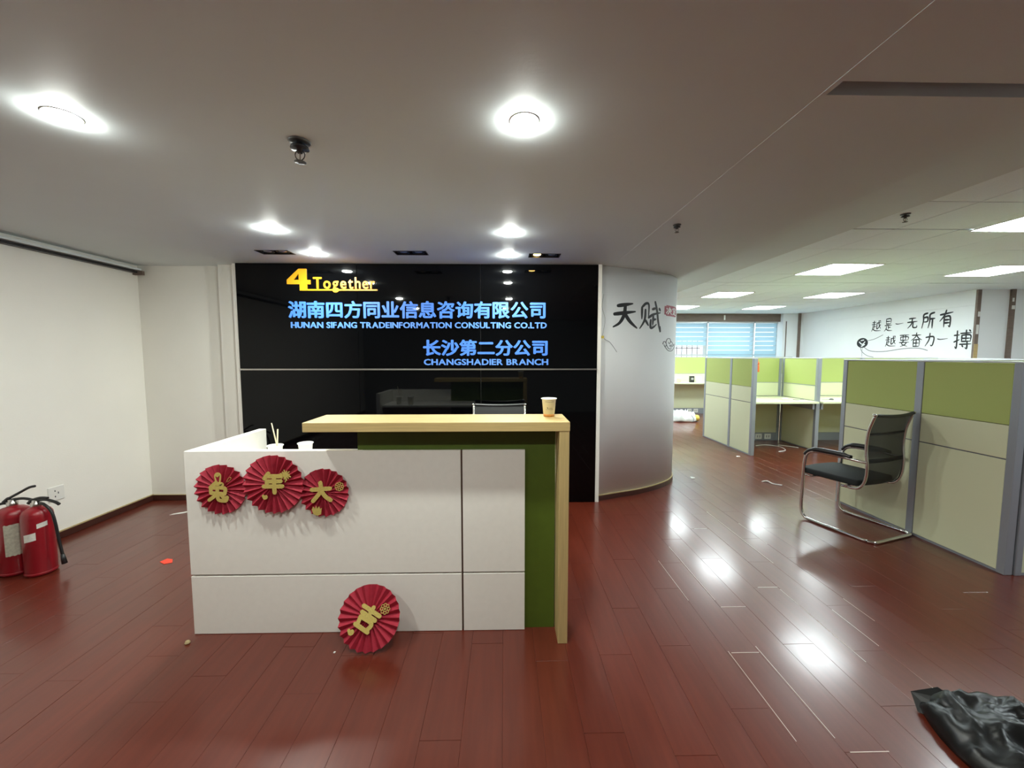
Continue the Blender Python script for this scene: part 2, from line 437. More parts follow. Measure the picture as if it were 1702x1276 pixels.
# brown corner strips and conduits
tr = struct(box(7.50, 7.56, 9.97, 10.0, 0, 2.5).build('trim_2', 'brown'))
struct(box(7.19, 7.205, 9.985, 10.0, 0, 2.3).build('trim_3', 'brown'))
t3 = struct(box(XR-.03, XR+.03, 6.27, 6.30, 1.0, 2.49).build('trim_4', 'brown'), 'brown strip on the near corner of the wall')
MB().box(XR-.032, XR+.032, 6.266, 6.27, 1.0, 1.62).build('bare_patch', 'oak', t3)
MB().box(XR-.02, XR+.02, 6.266, 6.27, 1.78, 1.93).box(XR-.01, XR+.03, 6.266, 6.27, 2.06, 2.14).build('bare_patch', 'white', t3)
t4 = struct(box(8.18, 8.25, 6.27, 6.30, 1.0, 2.5).build('trim_5', 'brown'))
MB().box(8.19, 8.24, 6.266, 6.27, 2.18, 2.24).box(8.19, 8.22, 6.266, 6.27, 2.3, 2.36).build('bare_patch', 'white', t4)

# ================================================================== LIGHT FITTINGS
names = {(-1.57, 1.50): 'round white downlight at the near left of the lobby ceiling', (.075, 1.50): 'large bright round downlight nearest overhead, right of the sprinkler',
         (-1.58, 2.77): 'round downlight in the middle of the left ceiling row', (.045, 2.82): 'round downlight in the middle of the right ceiling row',
         (-1.59, 3.42): 'round downlight close to the black wall beside the left vent lamp', (.035, 3.44): 'round downlight close to the black wall beside the lit vent lamp',
         (-1.6, .25): 'round downlight overhead left, seen mirrored in the black glass', (.03, .25): 'round downlight overhead right, seen mirrored in the black glass'}
for (x, y), lb in names.items():
    t = thing('downlight', lb, 'ceiling light', (x, y, ZL), group='round lobby downlights')
    MB().lathe([(.054, 0), (.054, -.002), (.050, -.003), (.047, -.002)], (x, y, ZL), 32).build('trim_ring', 'white', t)
    MB().lathe([(.047, -.004), (.045, -.0075), (.034, -.0105), (.020, -.012), (.001, -.0125)], (x, y, ZL), 32).build('lens', 'lamp', t)
for k, (x, y) in enumerate(grilles):
    t = thing('grille_lamp', ['dark unlit rectangular twin lamp above the left black panel', 'dark unlit rectangular twin lamp above the middle black panel',
              'rectangular twin lamp with one warm bulb lit, above right panel'][k], 'ceiling light', (x, y, ZL), group='rectangular twin lamps')
    f = MB()
    for a in [(x-.135, x+.135, y-.065, y-.058), (x-.135, x+.135, y+.058, y+.065), (x-.135, x-.127, y-.058, y+.058), (x+.127, x+.135, y-.058, y+.058)]:
        f.box(*a, ZL-.003, ZL+.07)
    f.box(x-.135, x+.135, y-.065, y+.065, ZL+.07, ZL+.075)
    f.build('housing', 'black', t)
    for q, dx in enumerate((-.062, .062)):
        lit = k == 2 and q == 0
        MB().lathe([(.050, .005), (.052, .0), (.044, .0), (.036, .03)], (x+dx, y, ZL+.003), 24).build('lamp_ring', 'black', t)
        o = MB().lathe([(.001, .0), (.030, .004), (.033, .010), (.03, .03)], (x+dx, y, ZL+.001), 24).build('bulb', 'warm' if lit else 'steel', t)
        if lit: o['label'] = 'glowing amber bulb'
pl = [(3.82, 4.59, .6, 'square light panel nearest above the two panel cubicle screen'), (3.61, 6.65, .6, 'square light panel in the column side row, second from the nearest'),
      (3.60, 8.48, .6, 'square light panel farthest back, its left part cut off by the column'), (5.88, 4.64, .6, 'square light panel right of the long dark ceiling joint'),
      (5.53, 6.67, .6, 'square light panel in front of the brown valance, right of centre'), (5.48, 8.48, .6, 'small looking square light panel farthest back beside the valance'),
      (3.98, 2.765, .6, 'square light panel partly cut off at the right picture edge'), (3.9, .6, .6, 'square light panel overhead right of the camera, outside the picture'), (5.9, 2.7, .6, 'square light panel over the hidden cubicles, outside the picture on the right'), (5.9, .6, .6, 'square light panel nearest the right hand wall, outside the picture')]
for (x, y, s, lb) in pl + [(1.95, 6.65, .6, 'square light panel hidden behind the column, nearer one'), (1.95, 8.48, .6, 'square light panel hidden behind the column, farther one')]:
    ZP = ZM-.001 if x < 2.5 else ZO
    t = thing('light_panel', lb or 'square light panel overhead outside the picture', 'ceiling light', (x+s/2, y+s/2, ZP), group='square office light panels')
    f = MB()
    for a in [(x-.012, x+s+.012, y-.012, y), (x-.012, x+s+.012, y+s, y+s+.012), (x-.012, x, y, y+s), (x+s, x+s+.012, y, y+s)]: f.box(*a, ZP-.014, ZP-.004+(.005 if x < 2.5 else 0))
    f.build('frame', 'white', t)
    MB().box(x, x+s, y, y+s, ZP-.012, ZP-.006).build('diffuser', 'panel', t)

def sprinkler(x, y, z, sc_, label):
    t = thing('sprinkler', label, 'sprinkler', (x, y, z))
    s = sc_
    MB().lathe([(.040*s, 0), (.042*s, -.003), (.036*s, -.007), (.012*s, -.008)], (x, y, z), 28).build('escutcheon', 'dark_steel', t)
    MB().lathe([(.012*s, -.008*s), (.012*s, -.02*s), (.033*s, -.022*s), (.035*s, -.030*s), (.012*s, -.034*s), (.010*s, -.045*s)], (x, y, z), 28).build('body', 'black', t)
    for sg in (-1, 1):
        MB().tube(smooth_path([(x+sg*.010*s, y, z-.034*s), (x+sg*.019*s, y, z-.050*s), (x+sg*.014*s, y, z-.066*s), (x, y, z-.076*s)], 4), .0022*s, 6).build('frame_arm', 'black', t)
    MB().lathe([(.0028*s, -.034*s), (.0028*s, -.074*s)], (x, y, z), 10).build('glass_bulb', 'brown', t)
    MB().lathe([(.006*s, -.076*s), (.022*s, -.079*s), (.022*s, -.081*s), (.006*s, -.082*s)], (x, y, z), 24).build('deflector', 'dark_steel', t)
sprinkler(-.815, 1.655, ZL, 1.0, 'black ceiling sprinkler hanging between the near downlights')
sprinkler(1.13, 2.62, ZB, .62, 'small sprinkler on the beam above the column')
sprinkler(3.02, 2.99, ZO-.006, .75, 'small sprinkler on the tiled office ceiling')

# ================================================================== RECEPTION DESK
DL, DR, DF, DZ = -1.602, .105, 1.97, .96
d = thing('reception_desk', 'white panelled reception desk with green back panel and pale oak raised counter', 'desk', (-.75, 2.2, 0))
XJ, ZJ, g = -.2175, .315, .0048
for (a, b2, c, e) in [(DL, XJ-g, ZJ+g, DZ), (XJ+g, DR, ZJ+g, DZ), (DL, XJ-g, .002, ZJ-g), (XJ+g, DR, .002, ZJ-g)]:
    box(a, b2, DF, DF+.016, c, e).build('front_panel', 'white_lam', d, bevel=.0008, seg=1)
box(DL+.002, DR-.002, DF+.016, DF+.019, .002, DZ-.002).build('joint_backing', 'joint', d)
box(DL+.046, -.72, DF+.019, DF+.040, .002, DZ).build('inner_panel', 'white_lam', d)
box(DL, DL+.045, DF+.0195, 2.58, 0, DZ).build('side_panel', 'white_lam', d, bevel=.001, seg=1)
gp = box(-.745, .262, DF+.0195, DF+.042, 0.0, 1.074).build('green_panel', 'green', d); gp['label'] = 'olive green back panel'
box(DL+.046, .24, DF+.045, 2.50, .775, .80).build('work_surface', 'white_lam', d, bevel=.001, seg=1)
box(.215, .24, DF+.045, 2.50, 0, .774).build('side_panel', 'white_lam', d)
box(-.957, .316, 1.865, 2.125, 1.075, 1.12).build('counter_top', 'oak', d, bevel=.0015, seg=1)
box(.266, .314, 1.867, 2.12, 0, 1.0745).build('counter_leg', 'oak_v', d, bevel=.0015, seg=1)

# ================================================================== strokes / lettering
CH = {
'天': [[(.2,.2),(.8,.1)],[(.06,.5),(.92,.38)],[(.5,.16),(.46,.5),(.28,.8),(.02,.95)],[(.48,.46),(.7,.74),(1,.97)]],
'赋': [[(.08,.22),(.08,.62)],[(.1,.2),(.25,.08),(.38,.13),(.37,.58)],[(.23,.3),(.2,.65),(0,.95)],[(.24,.66),(.38,.84)],[(.56,.26),(.76,.2)],[(.38,.56),(.6,.44),(.96,.36)],[(.6,.5),(.58,.82)],[(.6,.62),(.74,.6)],[(.48,.64),(.48,.9),(.62,.88),(.76,.78)],[(.68,0),(.78,.3),(.86,.7),(.98,1.04),(.97,.85)],[(.9,.22),(.96,.3)]],
'决': [[(.1,.2),(.2,.32)],[(.05,.85),(.22,.6)],[(.4,.28),(.85,.26),(.85,.5)],[(.3,.5),(.98,.5)],[(.6,.05),(.6,.5),(.3,.95)],[(.62,.55),(.98,.95)]],
'定': [[(.5,0),(.55,.1)],[(.1,.28),(.1,.15),(.9,.15),(.9,.28)],[(.25,.38),(.78,.38)],[(.52,.38),(.52,.88)],[(.52,.6),(.8,.6)],[(.3,.5),(.28,.75),(.1,.95)],[(.25,.72),(.5,.9),(.95,.92)]],
'越': [[(.1,.18),(.45,.17)],[(.05,.36),(.48,.35)],[(.27,.05),(.27,.75)],[(.27,.55),(.45,.54)],[(.15,.48),(.14,.7),(.02,.95)],[(.12,.72),(.4,.9),(.98,.92)],[(.55,.25),(.97,.22)],[(.58,.25),(.56,.75),(.7,.66)],[(.76,.05),(.8,.45),(.97,.75)],[(.93,.4),(.65,.78)],[(.87,.05),(.94,.14)]],
'是': [[(.25,.05),(.25,.42)],[(.25,.05),(.78,.05),(.78,.42)],[(.25,.42),(.78,.42)],[(.25,.23),(.78,.23)],[(.1,.54),(.92,.53)],[(.52,.54),(.52,.85)],[(.52,.7),(.8,.69)],[(.3,.63),(.25,.8),(.05,.97)],[(.25,.78),(.5,.92),(.97,.94)]],
'一': [[(.02,.44),(.3,.52),(.98,.44)]],
'无': [[(.2,.15),(.8,.13)],[(.05,.45),(.95,.42)],[(.48,.15),(.42,.6),(.08,.95)],[(.58,.45),(.58,.88),(.92,.9),(.93,.75)]],
'所': [[(.4,.05),(.12,.14),(.12,.5),(.02,.95)],[(.12,.32),(.42,.3),(.42,.55),(.12,.57)],[(.9,.05),(.6,.15),(.6,.55),(.5,.95)],[(.6,.42),(.98,.4)],[(.8,.42),(.8,.98)]],
'有': [[(.04,.24),(.98,.14)],[(.48,0),(.35,.3),(.02,.62)],[(.35,.38),(.35,.98)],[(.35,.38),(.78,.38),(.8,.95),(.68,.9)],[(.35,.56),(.78,.56)],[(.35,.74),(.78,.74)]],
'要': [[(.08,.08),(.92,.07)],[(.15,.22),(.15,.48)],[(.15,.22),(.85,.22),(.85,.48)],[(.15,.48),(.85,.48)],[(.38,.08),(.38,.48)],[(.62,.08),(.62,.48)],[(.05,.66),(.95,.65)],[(.45,.52),(.28,.78),(.8,.98)],[(.72,.66),(.55,.85),(.15,.98)]],
'奋': [[(.12,.18),(.88,.17)],[(.5,.02),(.42,.3),(.05,.55)],[(.52,.2),(.7,.4),(.97,.52)],[(.25,.52),(.25,.97)],[(.25,.52),(.75,.52),(.75,.97)],[(.25,.97),(.75,.97)],[(.25,.74),(.75,.74)],[(.5,.52),(.5,.97)]],
'力': [[(.12,.32),(.85,.3),(.8,.85),(.65,.95),(.58,.88)],[(.48,.04),(.42,.5),(.08,.97)]],
'搏': [[(.02,.27),(.32,.25)],[(.18,.04),(.18,.92),(.08,.86)],[(.03,.62),(.32,.5)],[(.38,.18),(.97,.16)],[(.68,.02),(.68,.62)],[(.45,.28),(.45,.62)],[(.45,.28),(.92,.28),(.92,.62)],[(.45,.44),(.92,.44)],[(.45,.6),(.92,.6)],[(.85,.02),(.92,.1)],[(.36,.75),(.98,.74)],[(.76,.62),(.76,.97),(.66,.92)],[(.5,.82),(.56,.9)]],
'兔': [[(.4,.02),(.12,.3)],[(.35,.1),(.72,.1),(.6,.28)],[(.14,.32),(.16,.60)],[(.14,.32),(.84,.30),(.86,.60)],[(.16,.60),(.86,.60)],[(.48,.30),(.44,.64),(.08,.97)],[(.55,.60),(.55,.92),(.92,.96),(.98,.78)],[(.72,.70),(.82,.80)]],
'年': [[(.3,.02),(.1,.28)],[(.25,.16),(.92,.16)],[(.25,.42),(.90,.42)],[(.22,.42),(.22,.68)],[(.05,.68),(.97,.68)],[(.58,.16),(.58,1)]],
'大': [[(.04,.38),(.96,.32)],[(.48,.02),(.48,.46),(.08,.97)],[(.50,.40),(.70,.72),(.97,.92)]],
'吉': [[(.06,.16),(.94,.16)],[(.5,0),(.5,.40)],[(.14,.40),(.86,.40)],[(.20,.58),(.26,.94)],[(.20,.58),(.80,.58),(.74,.94)],[(.16,.94),(.84,.94)]],
}
def stroke(mb, pts, wd, place, th, k=5, taper=False):
    """a flat brush stroke with round ends; place(s, t, off) gives the 3D point"""
    P = smooth_path([(p[0], p[1], 0) for p in pts], k)
    n = len(P); L = []; Rr = []
    for i, p in enumerate(P):
        t = (P[min(i+1, n-1)]-P[max(i-1, 0)]); t.normalize()
        q = wd/2
        if taper:
            f = i/(n-1); q *= 1.15 - .95*f**3 if taper == 1 else (.75+.5*math.sin(f*PI+.6))
        nn = Vector((-t.y, t.x, 0)); L.append(p+nn*q); Rr.append(p-nn*q)
    def cap(p, a, sgn):
        out = []
        v = a-p
        for j in range(1, 4):
            ang = sgn*PI*j/4; out.append(p+Vector((v.x*math.cos(ang)-v.y*math.sin(ang), v.x*math.sin(ang)+v.y*math.cos(ang), 0)))
        return out
    for i in range(n-1):
        q = [L[i], L[i+1], Rr[i+1], Rr[i]]
        mb.add([place(a.x, a.y, th) for a in q], [(0,1,2,3)])
    for s_, e in ((0, 1), (n-1, -1)):
        ring = [L[s_]] + cap(P[s_], L[s_], e) + [Rr[s_]]
        mb.add([place(a.x, a.y, th) for a in ring], [tuple(range(len(ring)))])
    ring = L + cap(P[-1], L[-1], -1) + Rr[::-1] + cap(P[0], Rr[0], -1)
    m = len(ring)
    mb.add([place(a.x, a.y, th) for a in ring] + [place(a.x, a.y, 0) for a in ring], [(i, (i+1) % m, m+(i+1) % m, m+i) for i in range(m)])
def char(name, ch, wd, place, th, m, parent, local=False, taper=False, lab=None):
    mb = MB()
    for q, s_ in enumerate(CH[ch]): stroke(mb, s_, wd, place, th*(1+.03*q), taper=taper)
    o = MBbuild_raw(mb, name, m, parent, local)
    if lab: o['label'] = lab
    return o
def MBbuild_raw(s, name, m, parent, local):
    L = Vector((0,0,0))
    if parent and not local:
        p = parent
        while p: L += p.location; p = p.parent
    me = bpy.data.meshes.new(name); me.from_pydata([tuple(Vector(v)-L) for v in s.v], [], s.f); me.materials.append(M[m])
    o = bpy.data.objects.new(name, me); COL.objects.link(o); o.parent = parent; return o

# --- raised sign on the black glass: every letter a part
def text_mesh(body, bold, depth, shear=0, space=1.0):
    c = bpy.data.curves.new('t', 'FONT'); c.body = body; c.offset = bold; c.extrude = depth; c.shear = shear; c.resolution_u = 3
    o = bpy.data.objects.new('t', c); COL.objects.link(o); bpy.context.view_layer.update()
    dg = bpy.context.evaluated_depsgraph_get(); me = bpy.data.meshes.new_from_object(o.evaluated_get(dg))
    vs = [v.co.copy() for v in me.vertices]; fs = [tuple(p.vertices) for p in me.polygons]
    bpy.data.objects.remove(o); bpy.data.curves.remove(c); bpy.data.meshes.remove(me)
    return vs, fs
YS = 3.7595
def sign_line(body, x0, x1, z0, z1, m, label, cjk=False, bold=.03, shear=0, space=.06):
    t = thing('sign_lettering', label, 'sign', ((x0+x1)/2, YS, z0))
    glyph = []; cx = 0
    for ch in body:
        if ch == ' ': cx += .30; continue
        v0, f0 = text_mesh(ch, 0, .5, shear); vs = []; fs = []
        for q in range(8):                      # a heavy face: the glyph overlaid on itself, slightly shifted
            bx_, by_ = bold*math.cos(q*PI/4), bold*math.sin(q*PI/4)*.8; o9 = len(vs)
            vs += [Vector((v.x+bx_, v.y+by_, v.z*(1+.012*q))) for v in v0]; fs += [tuple(i+o9 for i in f) for f in f0]
        a = min(v.x for v in vs); b_ = max(v.x for v in vs)
        if cjk:
            mid = (a+b_)/2; glyph.append((ch, vs, fs, cx-mid+.5)); cx += 1.0
        else:
            glyph.append((ch, vs, fs, cx-a)); cx += (b_-a)+space
    A = min(min(v.x for v in vs)+o_ for _, vs, fs, o_ in glyph); B = max(max(v.x for v in vs)+o_ for _, vs, fs, o_ in glyph)
    if cjk: Z0 = min(min(v.y for v in vs) for _, vs, _, _ in glyph); Z1 = max(max(v.y for v in vs) for _, vs, _, _ in glyph)
    else: Z0, Z1 = 0 - bold, max(max(v.y for v in vs) for _, vs, _, _ in glyph)
    for ch, vs, fs, o_ in glyph:
        mb = MB(); mb.add([(x0+(v.x+o_-A)/(B-A)*(x1-x0), YS-.009*(v.z+.5), z0+(v.y-Z0)/(Z1-Z0)*(z1-z0)) for v in vs], fs)
        mb.build('letter', m, t)
    return t
def wx(u, v):      # numbers read off the photograph once, turned into wall metres
    return (u-837.9)*3.76/655*1.0, 1.44-(v-590)*3.76/655
X0, _ = wx(484.3, 0); X1, _ = wx(906.5, 0)
sign_line('湖南四方同业信息咨询有限公司', -2.012, .392, 1.782, 1.945, 'blue', 'long upper row of large blue Chinese letters on the black wall', True, .030)
sign_line('HUNAN SIFANG TRADEINFORMATION CONSULTING CO.LTD', -1.992, .404, 1.692, 1.749, 'blue2', 'long row of small blue capitals under the upper Chinese row', False, .032)
sign_line('长沙第二分公司', -.765, .414, 1.432, 1.586, 'blue', 'short lower row of large blue Chinese letters, right side', True, .036)
sign_line('CHANGSHADIER BRANCH', -.760, .420, 1.345, 1.404, 'blue2', 'short lowest row of small blue capitals above the metal strip', False, .032)
lg = sign_line('Together', -1.772, -1.200, 2.055, 2.162, 'gold_sign', 'orange 4 and word on an orange underline, top of the black wall', False, .020, space=.11)
# the big slanted 4 and its underline
def P4(a, b_): return (-2.012 + (a-130)/(518-130)*(-1.797+2.012), 2.038 + (550-b_)/(350)*(2.236-2.038))
out = [(130,380),(330,200),(458,200),(458,378),(518,378),(518,448),(462,448),(462,550),(340,550),(340,448),(130,448)]
m4 = MB()
o4 = [P4(*p) for p in out]; hole = [P4(330,270), P4(330,378), P4(240,378)]
bm = bmesh.new()
def plate(bm, outer, inner, y0, y1):
    es = []
    for loop in (outer, inner):
        vv = [bm.verts.new((p[0], y0, p[1])) for p in loop]
        es += [bm.edges.new((vv[i], vv[(i+1) % len(vv)])) for i in range(len(vv))]
    r = bmesh.ops.triangle_fill(bm, edges=es, use_beauty=True, use_dissolve=False)
    fs = [f for f in r['geom'] if isinstance(f, bmesh.types.BMFace)]
    e = bmesh.ops.extrude_face_region(bm, geom=fs)
    for v in [x for x in e['geom'] if isinstance(x, bmesh.types.BMVert)]: v.co.y = y1
    bmesh.ops.recalc_face_normals(bm, faces=bm.faces)
plate(bm, o4, hole, YS, YS-.011)
me = bpy.data.meshes.new('numeral'); bm.to_mesh(me); bm.free(); me.materials.append(M['gold_sign'])
o = bpy.data.objects.new('numeral', me); COL.objects.link(o); o.parent = lg; o.location = -lg.location
box(-1.83, -1.18, YS-.011, YS, 2.038, 2.051).build('underline', 'gold_sign', lg)

# --- calligraphy on the column
def arc_at(x, y):
    best = min(range(len(cp)), key=lambda i: (cp[i][0]-x)**2+(cp[i][1]-y)**2)
    return arc[best]
s_of = {}
def col_s(u):      # arc length where the sight line through picture column u meets the column
    k = (u-837.9)/655
    for i in range(len(cp)-1):
        a = cp[i][0]-k*cp[i][1]; b_ = cp[i+1][0]-k*cp[i+1][1]
        if a <= 0 <= b_: t = -a/(b_-a); return arc[i]+t*(arc[i+1]-arc[i]), cp[i][1]+t*(cp[i+1][1]-cp[i][1])
    i = max(range(len(cp)), key=lambda q: cp[q][0]/cp[q][1])
    return arc[i], cp[i][1]
t = thing('wall_calligraphy', 'two large black brush characters with a small red seal on the white column', 'wall decal', on_column(.5, 1.7, .01))
def col_char(ch, u0, u1, v0, v1, wd, m, nm, taper=2, th=.0015):
    s0, y0 = col_s(u0); s1, y1 = col_s(u1); ym = (y0+y1)/2
    za = 1.44-(v0-590)*ym/655; zb = 1.44-(v1-590)*ym/655
    char(nm, ch, wd, lambda a, b_, off: on_column(s0+a*(s1-s0), za+b_*(zb-za), off), th, m, t, taper=taper)
col_char('天', 1018, 1058, 500, 546, .11, 'ink', 'brush_character')
col_char('赋', 1063, 1098, 502, 549, .075, 'ink', 'brush_character')
# red seal: rounded plate with cut-looking pale characters
s0, y0 = col_s(1103.5); s1, y1 = col_s(1123)
za = 1.44-(507-590)*y0/655; zb = 1.44-(528-590)*y1/655
mb = MB()
nn = 10
rows = [(0.0, .12), (.12, .88), (.88, 1.0)]
grid = [[on_column(s0+(s1-s0)*i/nn, za+(zb-za)*q, .0012) for i in range(nn+1)] for q in (0, .1, .9, 1)]
for q in range(3):
    for i in range(nn):
        lo = 1 if q != 1 else 0
        if q != 1 and (i == 0 or i == nn-1): continue
        mb.add([grid[q][i], grid[q][i+1], grid[q+1][i+1], grid[q+1][i]], [(0,1,2,3)])
MBbuild_raw(mb, 'seal', 'seal', t, False)['label'] = 'faded red seal'
for ch, a0, a1 in (('决', .10, .48), ('定', .54, .92)):
    char('seal_character', ch, .13, lambda a, b_, off, a0=a0, a1=a1: on_column(s0+(a0+a*(a1-a0))*(s1-s0), za+(.15+b_*.7)*(zb-za), .0013+off), .0008, 'wall_cool', t)
# cloud line drawing
t = thing('cloud_decal', 'small thin line cloud drawing below the red seal on the column', 'wall decal', on_column(1.1, 1.5, .01))
s0, _ = col_s(1102.5); s1, _ = col_s(1121)
cl = [[(.0,.45),(.05,.25),(.2,.3),(.25,.5),(.15,.65),(.08,.5)],[(.2,.35),(.3,.05),(.5,0),(.6,.2),(.5,.4),(.4,.3)],[(.6,.2),(.8,.35),(.7,.55),(.55,.5),(.6,.65),(.8,.6),(1,.4)],[(.15,.65),(.4,.95),(.75,.95),(1,.7),(1,.4)],[(.25,.5),(.45,.8),(.7,.8)]]
mb = MB()
for q, s_ in enumerate(cl): stroke(mb, s_, .05, lambda a, b_, off: on_column(s0+a*(s1-s0), 1.617-b_*.135, off), .001*(1+.05*q))
MBbuild_raw(mb, 'drawing', 'ink_grey', t, False)
# dangling tape and wire at the column's left edge
t = thing('dangling_wire', 'thin pale wire with yellow tape hanging at the column edge', 'wire', (.93, 3.79, 1.7))
MB().tube(smooth_path([(.95,3.79,2.02),(.935,3.785,1.9),(.965,3.785,1.78),(.94,3.78,1.62)], 6), .002, 6).build('wire', 'glass_edge', t)
MB().tube(smooth_path([(.94,3.78,1.62),(.97,3.79,1.59),(1.03,3.82,1.56),(1.1,3.84,1.47)], 6), .002, 6).build('wire', 'ink_grey', t)
MB().box(.925, .955, 3.772, 3.778, 1.60, 1.625).build('tape', 'yellow', t)

# --- slogan on the office side wall (wall plane x = XR)
def wall_char(ch, yc, zc, w_, h_, parent, wd=.085, m='ink'):
    char('brush_character', ch, wd, lambda a, b_, off: (XR-.001-off, yc+w_/2-a*w_, zc+h_/2-b_*h_), .0015, m, parent, taper=2)
def wp(u, v):
    y = 655*XR/(u-837.9); return y, 1.44-(v-590)*y/655
t = thing('wall_slogan', 'two lines of black handwritten characters with round emblem on office wall', 'wall decal', (XR-.01, 7.3, 1.9))
for ch, zu, zv, ww, hh in [('越',440,430,85,100),('是',548,420,75,115),('一',648,410,70,60),('无',765,400,95,105),('所',910,380,120,145),('有',1070,365,120,150),
                           ('越',578,565,95,100),('要',702,557,95,110),('奋',812,550,105,125),('力',935,550,95,120),('一',1050,545,95,70),('搏',1235,548,165,170)]:
    u, v = 1380+zu/5.286, 460+zv/5.286
    yl, _ = wp(u-ww/2/5.286, v); yr, _ = wp(u+ww/2/5.286, v); yc, zc = wp(u, v)
    wall_char(ch, (yl+yr)/2, zc, yl-yr, hh/5.286*yc/655, t, wd=.10 if len(CH[ch]) < 8 else .070)
yc, zc = wp(1441, 569.5)
def wpl(a, b_, off): return (XR-.001-off, yc-a, zc-b_)
mb = MB(); mb.prism([(math.cos(2*PI*k/24)*.105, math.sin(2*PI*k/24)*.105) for k in range(24)], 0, .001, lambda a, b_, c: wpl(a*1.25, b_, c)); mb.build('emblem', 'ink', t)
mb = MB(); stroke(mb, [(-.07,-.02),(.0,.03),(.06,-.02)], .022, wpl, .0016); stroke(mb, [(.05,.035),(-.01,.07)], .03, wpl, .0017); stroke(mb, [(-.03,-.05),(.03,-.06)], .02, wpl, .0017); MBbuild_raw(mb, 'emblem_mark', 'wall_cool', t, False)
def zp(zu, zv): return wp(1380+zu/5.286, 460+zv/5.286)
mb = MB()
for ln, wd in (([(345,620),(400,650),(520,655),(700,630),(830,625),(920,645)], .012), ([(365,560),(430,545),(505,508)], .010), ([(305,600),(320,650),(370,690),(430,705)], .010), ([(325,600),(325,700)], .006)):
    pp = [zp(*p) for p in ln]
    stroke(mb, [(yc-p[0], zc-p[1]) for p in pp], wd, wpl, .0014)
MBbuild_raw(mb, 'underline_stroke', 'ink_grey', t, False)

# ================================================================== PAPER FANS
def fan(cx, cy, cz, r, N, rot, label, ch, chs, ch_rot, ornaments, chc=(0, 0)):
    t = thing('paper_fan', label, 'paper decoration', (cx, cy, cz), rot, 'red paper fan rosettes')
    vs = []; fs = []
    n2 = 2*N
    for k in range(n2):
        a = 2*PI*k/n2; zz = .026 if k % 2 == 0 else .004
        rr = r*(1.0 if k % 2 == 0 else .988)
        vs.append((rr*math.cos(a), rr*math.sin(a), zz)); vs.append((r*.10*math.cos(a), r*.10*math.sin(a), .016 if k % 2 == 0 else .012))
    for k in range(n2):
        j = (k+1) % n2; fs.append((2*k, 2*j, 2*j+1, 2*k+1))
    bk = [(x, y, z-.0012) for x, y, z in vs]; o_ = len(vs)
    fs2 = [tuple(i+o_ for i in f[::-1]) for f in fs] + [(2*k, 2*k+o_, 2*((k+1) % n2)+o_, 2*((k+1) % n2)) for k in range(n2)]
    MB().add(vs+bk, fs+fs2).build('pleated_disc', 'red_paper', t, local=True)
    MB().lathe([(r*.12, .010), (r*.12, .022)], seg=20).build('hub', 'red_paper', t, local=True)
    ca, sa = math.cos(ch_rot), math.sin(ch_rot)
    def pl_(a, b_, off, ox=0, oy=0, s=1, rr=0):
        x, y = (a-.5)*chs, (.5-b_)*chs
        return (chc[0]+x*ca-y*sa, chc[1]+x*sa+y*ca, .0285+off)
    char('gold_character', ch, .185 if ch in '兔吉' else .205, pl_, .003, 'gold', t, local=True)
    for kind, ox, oy, s in ornaments:
        mb = MB(); f = lambda a, b_, off: (ox+a*s, oy+b_*s, .0275+off)
        if kind == 'flower':
            for k in range(8):
                a = 2*PI*k/8; c = (math.cos(a)*.66, math.sin(a)*.66)
                stroke(mb, [(c[0]+.26*math.cos(q*PI/3), c[1]+.26*math.sin(q*PI/3)) for q in range(7)], .11, f, .002+.00005*k, k=2)
            stroke(mb, [(.12, 0), (0, .14), (-.12, 0), (0, -.12), (.12, 0)], .2, f, .0024, k=2)
        elif kind == 'burst':
            for k in range(12):
                a = 2*PI*k/12+.2; L_ = 1 if k % 2 else .8
                stroke(mb, [(0, 0), (math.cos(a)*.5*L_, math.sin(a)*.5*L_), (math.cos(a)*L_, math.sin(a)*L_-.08)], .2, f, .002+.00005*k, k=2)
            stroke(mb, [(0, -.5), (.05, -1.0), (-.1, -1.4)], .15, f, .0022, k=2)
        elif kind == 'ear':
            stroke(mb, [(-.15,-1),(-.5,.3),(-.35,.9),(.1,1.0),(.38,.7),(.35,.1),(.1,-1)], .22, f, .002, k=3)
            stroke(mb, [(-.25,.75),(-.1,.5),(.1,.8)], .35, f, .0022, k=2)
        elif kind == 'ear_thin':
            stroke(mb, [(-.5,-.7),(-.1,.2),(.5,.6),(.75,.3),(.4,-.2),(-.2,-.7)], .08, f, .002, k=3)
        elif kind == 'ingot':
            mb.prism([(-1,.35),(-.6,-.6),(0,-.85),(.65,-.6),(.9,-.1),(.85,.3),(.3,.7),(-.1,.45),(-.4,.85),(-.85,.75)], 0, 1, lambda a, b_, c: f(a, b_, .003*c))
        elif kind == 'crown':
            mb.prism([(-.9,.2),(-.6,-.7),(.1,-.95),(.8,-.7),(.9,.1),(1,.6),(.6,.3),(.5,.9),(.1,.4),(-.1,1),(-.3,.4),(-.7,.8)], 0, 1, lambda a, b_, c: f(a, b_, .003*c))
        MBbuild_raw(mb, 'gold_ornament', 'gold', t, True)
    return t
FR = (PI/2, 0, 0)           # disc axis towards -y (the camera side)
fan(-1.417, 1.969, .771, .126, 21, FR, 'red paper fan with gold rabbit character, leftmost on the desk front', '兔', .095, R(-4), [('ear', .0, .056, .030), ('ear_thin', .050, .055, .018)], (-.004, -.006))
fan(-1.147, 1.955, .800, .147, 24, FR, 'largest red paper fan with gold year character, middle of three on desk', '年', .098, R(0), [('burst', .068, .052, .026), ('ingot', -.036, -.060, .015)], (.005, .012))
